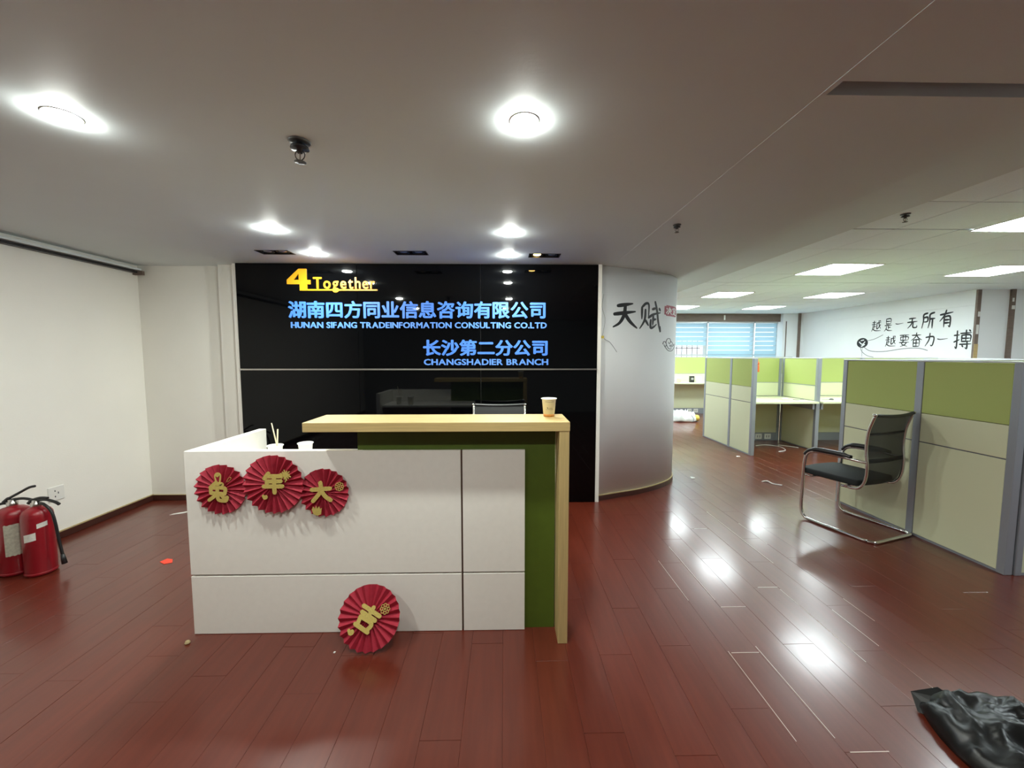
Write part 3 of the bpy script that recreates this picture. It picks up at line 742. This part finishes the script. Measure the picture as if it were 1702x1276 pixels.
fan(-.905, 1.967, .752, .122, 21, FR, 'red paper fan with gold big character, right one of three on desk', '大', .098, R(0), [('flower', .083, .035, .024), ('crown', -.033, -.088, .026)], (-.008, .008))
ft = fan(-.675, 1.886, .149, .150, 24, (R(90-23), 0, R(0)), 'red paper fan with gold luck character leaning at the desk foot', '吉', .108, R(-30), [('flower', .078, .040, .026), ('ingot', -.078, -.058, .018)], (-.005, .000))
ft.location = (-.668, 1.884, .142)

# ================================================================== CUPS
def cup(x, y, z, label, r=.040, h=.095, stain=False, prt=True):
    t = thing('paper_cup', label, 'cup', (x, y, z))
    rb = r*.72
    MB().lathe([(rb*.9, .004), (rb, 0), (r*.95, h*.97), (r*1.05, h*.975), (r*1.05, h), (r*.93, h), (rb*.95, .008), (.001, .008)], (x, y, z), 32).build('body', 'cup', t)
    MB().tube([(x+r*1.02*math.cos(2*PI*k/28), y+r*1.02*math.sin(2*PI*k/28), z+h) for k in range(28)], .0022, 8, True).build('rim', 'cup', t)
    MB().lathe([(r*.86, h*.70), (.001, h*.70)], (x, y, z), 24).build('drink', 'coffee', t)
    if stain:
        MB().lathe([(rb*1.015, .0005), (rb*1.045, h*.10), (rb*1.055, h*.16), (rb*1.02, h*.161)], (x, y, z), 32).build('stain', 'coffee', t)['label'] = 'brown coffee stain ring'
    if prt:
        def cyl(a, b_, off):
            zz = h*(.45+b_); rr = rb+(r*.95-rb)*zz/h+.0004+off
            return (x+rr*math.cos(a-PI/2-.05), y+rr*math.sin(a-PI/2-.05), z+zz)
        mb = MB()
        stroke(mb, [(-.33,.07),(-.20,.04)], .05, cyl, .0003, k=2)
        stroke(mb, [(.0,.05),(.25,.05),(.5,.052)], .014, cyl, .0003, k=3)
        stroke(mb, [(-.6,-.02),(0,-.03),(.7,-.02)], .012, cyl, .0003, k=4); stroke(mb, [(-.6,.40),(0,.39),(.7,.40)], .014, cyl, .0003, k=4)
        MBbuild_raw(mb, 'print', 'ink_grey', t, False)
    return t
cup(.234, 2.045, 1.12, 'paper cup with coffee stained foot on the oak counter', stain=True, r=.0385, h=.094)
cup(-1.215, 2.40, .80, 'paper cup behind the white desk front, right of the sticks', r=.0425, h=.105, prt=False)
cup(-1.375, 2.36, .80, 'paper cup holding two sticks behind the white desk front', r=.0425, h=.100, prt=False)
for k, (a, b_) in enumerate([((-1.352, 2.368, .812), (-1.392, 2.362, 1.035)), ((-1.362, 2.35, .812), (-1.350, 2.35, 1.00))]):
    o = MB().tube([a, tuple((a[i]+b_[i])/2 for i in range(3)), b_], [.0042, .004, .003 if k == 0 else .004], 8).build('wooden_stick', 'wood')
    tag(o, ['longer pale stick leaning left in the paper cup', 'shorter upright pale stick in the paper cup'][k], 'stick', 'sticks in the paper cup')

# ================================================================== CANTILEVER CHAIR
def chair(loc, rz, label):
    t = thing('cantilever_chair', label, 'chair', loc, (0, 0, rz), 'black mesh cantilever chairs')
    B_ = lambda mb, n, m, **k: mb.build(n, m, t, local=True, **k)
    hw, r = .245, .0125
    def side(sx):
        return [(sx*hw, -.23, r), (sx*hw, 0, r), (sx*hw, .18, r), (sx*hw, .245, .03), (sx*hw, .272, .10), (sx*hw, .270, .30), (sx*hw, .262, .52), (sx*hw, .235, .595), (sx*hw, .16, .618), (sx*hw, .02, .622), (sx*(hw-.004), -.12, .617), (sx*(hw-.016), -.186, .612)]
    for sx in (-1, 1):
        pp = smooth_path(side(sx), 5); B_(MB().tube(pp, r, 12), 'side_frame', 'chrome')
        B_(MB().tube(smooth_path([(sx*hw, .262, .575), (sx*hw, .225, .618), (sx*hw, .15, .638), (sx*hw, -.02, .640), (sx*hw, -.09, .634)], 5), [.016]*8+[.021]*9+[.016]*4, 12), 'arm_pad', 'black')
    rb = smooth_path([(-hw, -.23, r), (-hw+.02, -.262, r), (-hw+.07, -.272, r), (0, -.272, r), (hw-.07, -.272, r), (hw-.02, -.262, r), (hw, -.23, r)], 5)
    B_(MB().tube(rb, r, 12), 'rear_bar', 'chrome')
    for y_ in (.20, -.06): B_(MB().tube([(-hw, y_, .395), (0, y_, .39), (hw, y_, .395)], .010, 10), 'cross_bar', 'chrome')
    for sx in (-1, 1): B_(MB().tube([(sx*hw, .20, .395), (sx*hw, .262, .40)], .010, 8), 'bracket', 'chrome')
    # back frame
    prof = [(-.02, .385), (-.12, .390), (-.165, .43), (-.185, .50), (-.188, .60), (-.178, .72), (-.188, .86), (-.225, .985)]
    for sx in (-1, 1):
        B_(MB().tube(smooth_path([(sx*(.225 if z < .5 else .225+(z-.5)*.02), y_, z) for y_, z in prof], 5), .0105, 10), 'back_frame', 'chrome')
    top = smooth_path([(-.236, -.225, .985), (-.12, -.242, .977), (0, -.248, .974), (.12, -.242, .977), (.236, -.225, .985)], 5)
    B_(MB().tube(top, .013, 10), 'top_bar', 'black')
    for sx in (-1, 1): B_(MB().lathe([(.001, -.012), (.013, -.009), (.015, 0), (.013, .009), (.001, .012)], (sx*.238, -.225, .987), 12), 'end_cap', 'chrome')
    # mesh back: curved sheet with thickness
    prm = smooth_path([(0, y_, z) for y_, z in [(-.150, .42), (-.178, .50), (-.186, .60), (-.178, .72), (-.188, .86), (-.225, .975)]], 4)
    vs = []; n = 9
    for off in (0, .004):
        for p in prm:
            for i in range(n):
                a = -1+2*i/(n-1); vs.append((a*(.222+max(0, p.z-.5)*.02), p.y-.022*(1-a*a)+off, p.z))
    m = len(prm); fs = []
    for s_ in range(2):
        for j in range(m-1):
            for i in range(n-1):
                b0 = s_*m*n; q = (b0+j*n+i, b0+j*n+i+1, b0+(j+1)*n+i+1, b0+(j+1)*n+i); fs.append(q if s_ else q[::-1])
    B_(MB().add(vs, fs, True), 'mesh_back', 'mesh')
    for zc, yy, hh in ((.83, -.186, .010), (.62, -.187, .016)):
        mb = MB(); vs = []
        for off in (.006, .010):
            for i in range(n):
                a = -1+2*i/(n-1)
                for dz in (-hh, hh): vs.append((a*.222, yy-.022*(1-a*a)+off, zc+dz))
        fs = []
        for s_ in range(2):
            for i in range(n-1):
                b0 = s_*2*n+2*i; fs.append((b0, b0+2, b0+3, b0+1))
        B_(mb.add(vs, fs, True), 'back_strap', 'glass_edge' if zc > .7 else 'black')
    # seat cushion
    sv = [(-.225, -.13), (-.235, .10), (-.235, .27), (-.20, .315), (0, .33), (.20, .315), (.235, .27), (.235, .10), (.225, -.13), (0, -.15)]
    o = B_(MB().prism(sv, .405, .455), 'seat', 'fabric', bevel=.016, seg=3)
    for f in o.data.polygons: f.use_smooth = True
    return t
chair((2.95, 3.175, 0), R(18), 'black mesh and chrome cantilever chair pushed against the green office screen')
chair((-.045, 3.385, 0), R(180), 'black mesh chair behind the oak counter, only its back top showing')

# ================================================================== OFFICE SCREENS AND DESKS
ZT, ZG, ZS = 1.40, .985, .76
def screen(label, axis, c, a0, a1, bays, sockets=(), two=True, group='green and cream cubicle screens', sock_side=-1, inner=False):
    """axis 'y': runs along y at x=c; axis 'x': runs along x at y=c. bays = positions of posts"""
    mid = (a0+a1)/2
    t = thing('cubicle_screen', label, 'partition', (c, mid, 0) if axis == 'y' else (mid, c, 0), (0,0,0), group)
    def bx(p0, p1, q, z0, z1, off=0):
        return box(c-q+off, c+q+off, p0, p1, z0, z1) if axis == 'y' else box(p0, p1, c-q+off, c+q+off, z0, z1)
    hp = .024
    posts = [a0] + list(bays) + [a1]
    for k, p in enumerate(posts):
        p0, p1 = (p, p+.045) if k == 0 else ((p-.045, p) if k == len(posts)-1 else (p-.027, p+.027))
        bx(p0, p1, hp+.004, 0, ZT-.012).build('post', 'alu', t, bevel=.004, seg=2)
    for k in range(len(posts)-1):
        p0 = posts[k]+(.045 if k == 0 else .027); p1 = posts[k+1]-(.045 if k == len(posts)-2 else .027)
        e = .0015
        bx(p0+e, p1-e, hp, ZG+.003, ZT-.014).build('green_panel', 'part_green', t, bevel=.002, seg=1)
        bx(p0+e, p1-e, hp, ZS+.004, ZG-.001).build('cream_panel', 'part_cream', t, bevel=.002, seg=1)
        bx(p0+e, p1-e, hp, .135 if sockets else .018, ZS-.004).build('cream_panel', 'part_cream', t, bevel=.002, seg=1)
        if inner: bx(p0, p1, hp+.003, ZG-.004, ZG+.006).build('mid_rail', 'alu', t)
        bx(p0, p1, hp-.004, ZS-.006, ZS+.006).build('groove', 'ink_grey', t)
        bx(p0, p1, hp+(.002 if sockets else -.004), .0, .132 if sockets else .016).build('base_rail', 'alu', t)
    bx(a0, a1, hp+.006, ZT-.012, ZT).build('top_cap', 'alu_light', t, bevel=.003, seg=2)
    for s_ in sockets:
        zz = .07
        if axis == 'x':
            box(s_-.055, s_+.055, c-hp-.010, c-hp-.002, zz-.045, zz+.045).build('socket', 'white', t, bevel=.003, seg=1)
            for dx in (-.02, .02): box(s_+dx-.004, s_+dx+.004, c-hp-.0112, c-hp-.0095, zz-.018, zz+.018).build('socket_slot', 'ink', t)
        else:
            box(c-hp-.010, c-hp-.002, s_-.055, s_+.055, zz-.045, zz+.045).build('socket', 'white', t)
    return t
screen('dull green and cream screen beside the mesh chair, nearest on the right', 'y', 3.30, 2.42, 3.74, [3.035])
screen('two panel screen standing end on between column and cubicles', 'y', 3.555, 5.50, 6.86, [6.06])
screen('lime backed screen behind the first cubicle desk, with two sockets', 'x', 6.53, 3.585, 4.6465, [], sockets=(4.30, 4.455), inner=True)
screen('lime divider screen running between the two near cubicle desks', 'y', 4.675, 5.74, 6.495, [], inner=True)
screen('lime screen behind the second cubicle desk, partly hidden by nearest screen', 'x', 6.53, 4.71, 7.3, [6.0], sockets=(5.02, 5.17), inner=True)
screen('far lime screen under the half lowered blind, left of the end on screen', 'x', 9.62, 2.6, 5.3, [3.95], sockets=(4.58, 4.74), inner=True)
screen('far lime screen below the wide blinds', 'x', 9.62, 5.32, 7.1, [6.2], inner=True)
screen('screen hidden behind the nearest one, only its top edge seen', 'x', 3.77, 3.33, 5.9, [4.6])
screen('divider screen farther right, only its top edge seen', 'y', 6.02, 4.6, 6.49, [5.5])
def cdesk(x0, x1, y0, y1, label, z=.752):
    t = thing('cubicle_desk', label, 'desk', ((x0+x1)/2, (y0+y1)/2, 0), group='cream cubicle desks')
    box(x0, x1, y0, y1, z-.028, z).build('desktop', 'desk_cream', t, bevel=.003, seg=2)
    for xx in (x0+.02, x1-.05): box(xx, xx+.03, y0+.06, y1-.05, z-.12, z-.029).build('bracket', 'alu', t)
screen('screen facing the camera at the right picture edge, in shadow', 'x', 2.44, 3.335, 4.6, [])
cdesk(3.586, 4.643, 5.68, 6.50, 'cream desktop in the first cubicle with a white gadget on it')
cdesk(4.706, 5.98, 5.68, 6.50, 'cream desktop in the second cubicle, cut off by the nearest screen')
cdesk(2.7, 5.25, 9.10, 9.59, 'far cream desktop behind the column with a black box on it', z=.79)
# clutter on the desks
t = thing('phone_charger', 'white gadget with coiled cable on the first cubicle desk', 'gadget', (4.33, 5.98, .752))
box(4.27, 4.37, 5.94, 5.99, .752, .785).build('body', 'white', t, bevel=.006)
MB().tube(smooth_path([(4.37,5.96,.757),(4.42,5.93,.757),(4.44,5.99,.757),(4.39,6.03,.757),(4.33,6.01,.758),(4.24,6.02,.757)], 6), .005, 6).build('cable', 'white', t)
o = MB().tube(smooth_path([(4.46,5.97,.757),(4.52,5.93,.757),(4.57,5.97,.757),(4.62,5.95,.757)], 6), .006, 6).build('cable_end', 'glass_edge'); tag(o, 'short grey cable lying right of the white gadget', 'cable')
t = thing('wired_mouse', 'small dark mouse on the second cubicle desk', 'mouse', (5.05, 5.95, .752))
MB().lathe([(.028, 0), (.03, .008), (.02, .02), (.001, .024)], (5.05, 5.95, .752), 16).build('shell', 'ink_grey', t)
MB().tube(smooth_path([(5.02,5.96,.757),(4.95,5.99,.757),(4.90,5.95,.757)], 5), .002, 6).build('cable', 'ink_grey', t)
cup(4.16, 9.3, .79, 'small white cup on the far desk beside the column', r=.05, h=.10, prt=False)
t = thing('black_box', 'upright black box on the far desk', 'box', (4.50, 9.35, .79))
box(4.45, 4.55, 9.32, 9.39, .79, .94).build('case', 'black', t, bevel=.004); box(4.47, 4.53, 9.317, 9.322, .85, .90).build('label_patch', 'glass_edge', t)
t = thing('white_box', 'pale box on the far desk right of the black box', 'box', (4.67, 9.35, .79))
box(4.60, 4.72, 9.31, 9.40, .79, .93).build('case', 'white', t, bevel=.005); box(4.62, 4.70, 9.306, 9.311, .83, .84).build('lid_gap', 'glass_edge', t)
# tassel
t = thing('red_tassel', 'orange red tassel hanging from the first cubicle screen top', 'ornament', (4.225, 6.474, 1.3))
x_, y_ = 4.225, 6.474
MB().tube([(x_, y_, 1.37), (x_, y_, 1.32)], .003, 6).build('cord', 'orange', t)
MB().lathe([(.004, 0), (.018, -.02), (.018, -.035), (.008, -.05)], (x_, y_, 1.33), 12).build('knot', 'orange', t)
MB().lathe([(.008, 0), (.016, -.02), (.020, -.12), (.010, -.122)], (x_, y_, 1.282), 12).build('fringe', 'orange', t)

# ================================================================== FIRE EXTINGUISHERS
def exting(x, y, rz, label, hose, side, q=1.0):
    t = thing('fire_extinguisher', label, 'fire extinguisher', (x, y, 0), (0, 0, rz), 'red fire extinguishers on the floor')
    B_ = lambda mb, n, m, **k: mb.build(n, m, t, local=True, **k)
    B_(MB().lathe([(.070*q, 0), (.080*q, .004), (.083*q, .015), (.083*q, .385), (.080*q, .408), (.069*q, .428), (.048*q, .441), (.026, .447), (.024, .455)], seg=40), 'cylinder', 'red')
    B_(MB().lathe([(.084*q, .010), (.0855*q, .013), (.0855*q, .022), (.084*q, .025)], seg=40), 'foot_ring', 'red')
    B_(MB().lathe([(.024, .452), (.026, .455), (.026, .475), (.018, .48), (.018, .492), (.001, .493)], seg=24), 'valve', 'steel')
    # handles: fixed grip and raised squeeze lever
    B_(MB().tube(smooth_path([(-.03, 0, .478), (.02, 0, .492), (.07, 0, .494), (.125, 0, .478), (.15, 0, .462)], 5), [.010]*6+[.009]*15, 8), 'carry_handle', 'black')
    B_(MB().tube(smooth_path([(-.045, 0, .475), (-.02, 0, .497), (.04, 0, .532), (.10, 0, .566), (.135, 0, .574)] if side < 0 else [(-.045, 0, .470), (-.02, 0, .492), (.02, 0, .505), (.05, 0, .508), (.08, 0, .505)], 5), [.012]*6+[.008]*15, 8), 'squeeze_lever', 'black')
    B_(MB().tube(smooth_path(hose, 7), .0085, 10), 'hose', 'black')
    a, b_ = Vector(hose[-2]), Vector(hose[-1]); dd = (b_-a).normalized()
    B_(MB().tube([b_-dd*.03, b_+dd*.0, b_+dd*.035], [.010, .013, .015], 10), 'nozzle', 'black')
    return t, B_
    return t, B_
def band(B_, name, m, a0, a1, z0, z1, sl=0, rr=.0842, rag=0):
    mb = MB(); n = 12; vs = []
    for i in range(n+1):
        a = a0+(a1-a0)*i/n
        for z_ in (z0, z1):
            zz = z_ + sl*i/n + (random.uniform(-rag, rag) if rag else 0)
            vs.append((rr*math.cos(a), rr*math.sin(a), zz))
    B_(mb.add(vs, [(2*i, 2*i+2, 2*i+3, 2*i+1) for i in range(n)], True), name, m)
t, B_ = exting(-3.245, 2.60, R(8), 'red fire extinguisher with large aged label, left of the pair',
               [(-.02, -.0, .468), (-.07, -.01, .462), (-.11, -.02, .40), (-.12, -.03, .25), (-.11, -.04, .12)], -1)
band(B_, 'paper_label', 'label', R(-72-8), R(-18-8), .14, .345, .0, rag=.003)
t, B_ = exting(-3.075, 2.585, R(0), 'red fire extinguisher with hose hanging right, right of the pair',
               [(.01, 0, .468), (.06, -.01, .468), (.105, -.01, .42), (.125, -.01, .34), (.140, -.01, .22), (.155, -.01, .12), (.158, -.01, .10)], 1, .90)
band(B_, 'paper_label', 'label2', R(-95), R(-50), .235, .285, .012, rr=.0762)
band(B_, 'paper_label', 'label2', R(-45), R(-8), .32, .350, .010, rr=.0762)
# wall socket
t = thing('wall_socket', 'white wall socket low on the left wall behind the extinguishers', 'socket', (-3.5, 3.07, .35))
box(-3.5, -3.491, 3.02, 3.13, .31, .42).build('plate', 'white', t, bevel=.003, seg=2)
for dz in (-.022, .022): box(-3.4915, -3.4903, 3.06, 3.066, .365+dz-.006, .365+dz+.006).build('slot', 'ink', t); 
box(-3.4915, -3.4903, 3.082, 3.088, .36, .375).build('slot', 'ink', t)

# ================================================================== BAGS AND LITTER
from mathutils import noise as nz
def bag(name, label, cat, outline, ctr, hgt, m, seed, amp=.05, fr=5, peak=None):
    n = 96; rings = 26; vs = []; fs = []
    ol = smooth_path([(p[0], p[1], 0) for p in outline], 8, True); cum = [0]
    for i in range(len(ol)): cum.append(cum[-1]+(ol[(i+1) % len(ol)]-ol[i]).length)
    rim = []
    for k in range(n):
        s_ = cum[-1]*k/n; i = max(j for j in range(len(ol)) if cum[j] <= s_); f = (s_-cum[i])/(cum[i+1]-cum[i]); rim.append(ol[i].lerp(ol[(i+1) % len(ol)], f))
    for r in range(rings+1):
        f = r/rings
        for k in range(n):
            e = rim[k]; p = Vector((ctr[0], ctr[1], 0)).lerp(e, 1-f**1.6*0.999) if False else Vector((ctr[0], ctr[1], 0)).lerp(e, math.cos(f*PI/2)**.7 if f < 1 else 0)
            z_ = hgt*math.sin(f*PI/2)**.75
            q = Vector((p.x*fr, p.y*fr, seed))
            cr = abs(nz.noise(q)) + .38*abs(nz.noise(q*2.1)) + .13*abs(nz.noise(q*4.7))
            z_ = z_*(1.25-1.0*cr) + .012*(1-cr)*(f > .02)
            dx = nz.noise(q+Vector((9, 0, 0)))*amp*.5; dy = nz.noise(q+Vector((0, 7, 0)))*amp*.5
            vs.append((p.x+dx*(f > 0), p.y+dy*(f > 0), max(z_, .001)))
    for r in range(rings):
        for k in range(n):
            k2 = (k+1) % n; fs.append((r*n+k, r*n+k2, (r+1)*n+k2, (r+1)*n+k))
    fs.append(tuple(range(n))[::-1])
    return vs, fs
t = thing('bin_bag', 'crumpled shiny black plastic bag lying on the floor, lower right', 'plastic bag', (2.0, 1.2, 0))
vs, fs = bag('', '', '', [(1.715,1.50),(1.672,1.43),(1.635,1.33),(1.63,1.22),(1.70,1.08),(1.88,.97),(2.15,.88),(2.42,.92),(2.45,1.1),(2.30,1.27),(2.10,1.40),(1.92,1.47),(1.80,1.50)], (1.98, 1.22), .11, 'bag', 3.3, fr=8)
MB().add(vs, fs, True).build('crumpled_sheet', 'bag', t)
MB().add([(1.69,1.51,.045),(1.67,1.46,.003),(1.72,1.40,.002),(1.80,1.42,.075),(1.78,1.49,.08),(1.735,1.45,.045)], [(0,1,2,5),(0,5,3,4),(5,2,3)], False).build('loose_corner', 'bag', t)
t = thing('carrier_bag', 'white plastic bag with yellow print on floor behind the column', 'plastic bag', (3.85, 8.6, 0))
vs, fs = bag('', '', '', [(3.60,8.6),(3.57,8.45),(3.75,8.35),(4.0,8.32),(4.20,8.40),(4.22,8.52),(4.1,8.62),(3.85,8.68)], (3.9, 8.5), .21, 'bagw', 8.8, amp=.1, fr=7)
MB().add(vs, fs, True).build('crumpled_sheet', 'bagw', t)
MB().lathe([(.001, .07), (.05, .06), (.07, 0), (.05, -.05), (.001, -.06)], (4.18, 8.42, .075), 12).build('printed_end', 'yellow', t)
MB().tube(smooth_path([(4.02,8.31,.15),(4.05,8.27,.08),(4.03,8.27,.005)], 4), .008, 6).build('handle_strap', 'alu', t)
def scrap(name, label, pts, m, h=.002, z=0.0006, cat='litter'):
    o = MB().prism([(a, b_) for a, b_ in pts], z, z+h).build(name, m); tag(o, label, cat); return o
scrap('paper_scrap', 'bright red paper scrap on the floor left of the desk', [(-2.405,2.70),(-2.35,2.67),(-2.31,2.69),(-2.345,2.735),(-2.39,2.745)], 'scrap_red')
scrap('paper_scrap', 'pinkish paper scrap near the back left corner', [(-3.02,3.52),(-2.93,3.56),(-2.88,3.62),(-2.92,3.61),(-3.01,3.55)], 'scrap')
o = MB().lathe([(.001, .018), (.009, .014), (.013, .006), (.009, .0)], (-1.587, 1.905, 0), 8, False).build('plaster_crumb', 'caulk'); tag(o, 'small beige crumb before the left foot of the desk', 'litter')
o = MB().tube(smooth_path([(2.93,4.33,.006),(2.99,4.33,.012),(3.0,4.25,.006),(3.07,4.20,.005)], 5), .008, 6).build('paper_twist', 'scrap'); tag(o, 'white twisted paper on the floor before the cubicles', 'litter')
o = MB().tube(smooth_path([(4.0,6.10,.004),(4.2,6.16,.004),(4.33,6.02,.004),(4.26,5.80,.004),(4.1,5.72,.004)], 8), .005, 6).build('white_cable', 'white'); tag(o, 'white cable looped on the floor under the first cubicle desk', 'cable')
o = MB().tube(smooth_path([(4.40,6.15,.004),(4.5,6.05,.004),(4.58,5.95,.004)], 5), .004, 6).build('cable_offcut', 'white'); tag(o, 'short thin cable offcut on the floor below the divider', 'cable')
scrap('paper_scrap', 'tiny white scrap on the floor right of the column foot', [(2.18,4.46),(2.23,4.47),(2.24,4.50),(2.20,4.53)], 'scrap', .006)
scrap('paper_scrap', 'tiny pale scrap by the foot of the end on screen', [(3.30,5.44),(3.35,5.44),(3.35,5.47),(3.31,5.47)], 'scrap', .004)
scrap('paper_scrap', 'tiny white speck on the floor left of the leaning fan', [(-.83,1.825),(-.822,1.824),(-.82,1.833),(-.828,1.834)], 'scrap', .003)
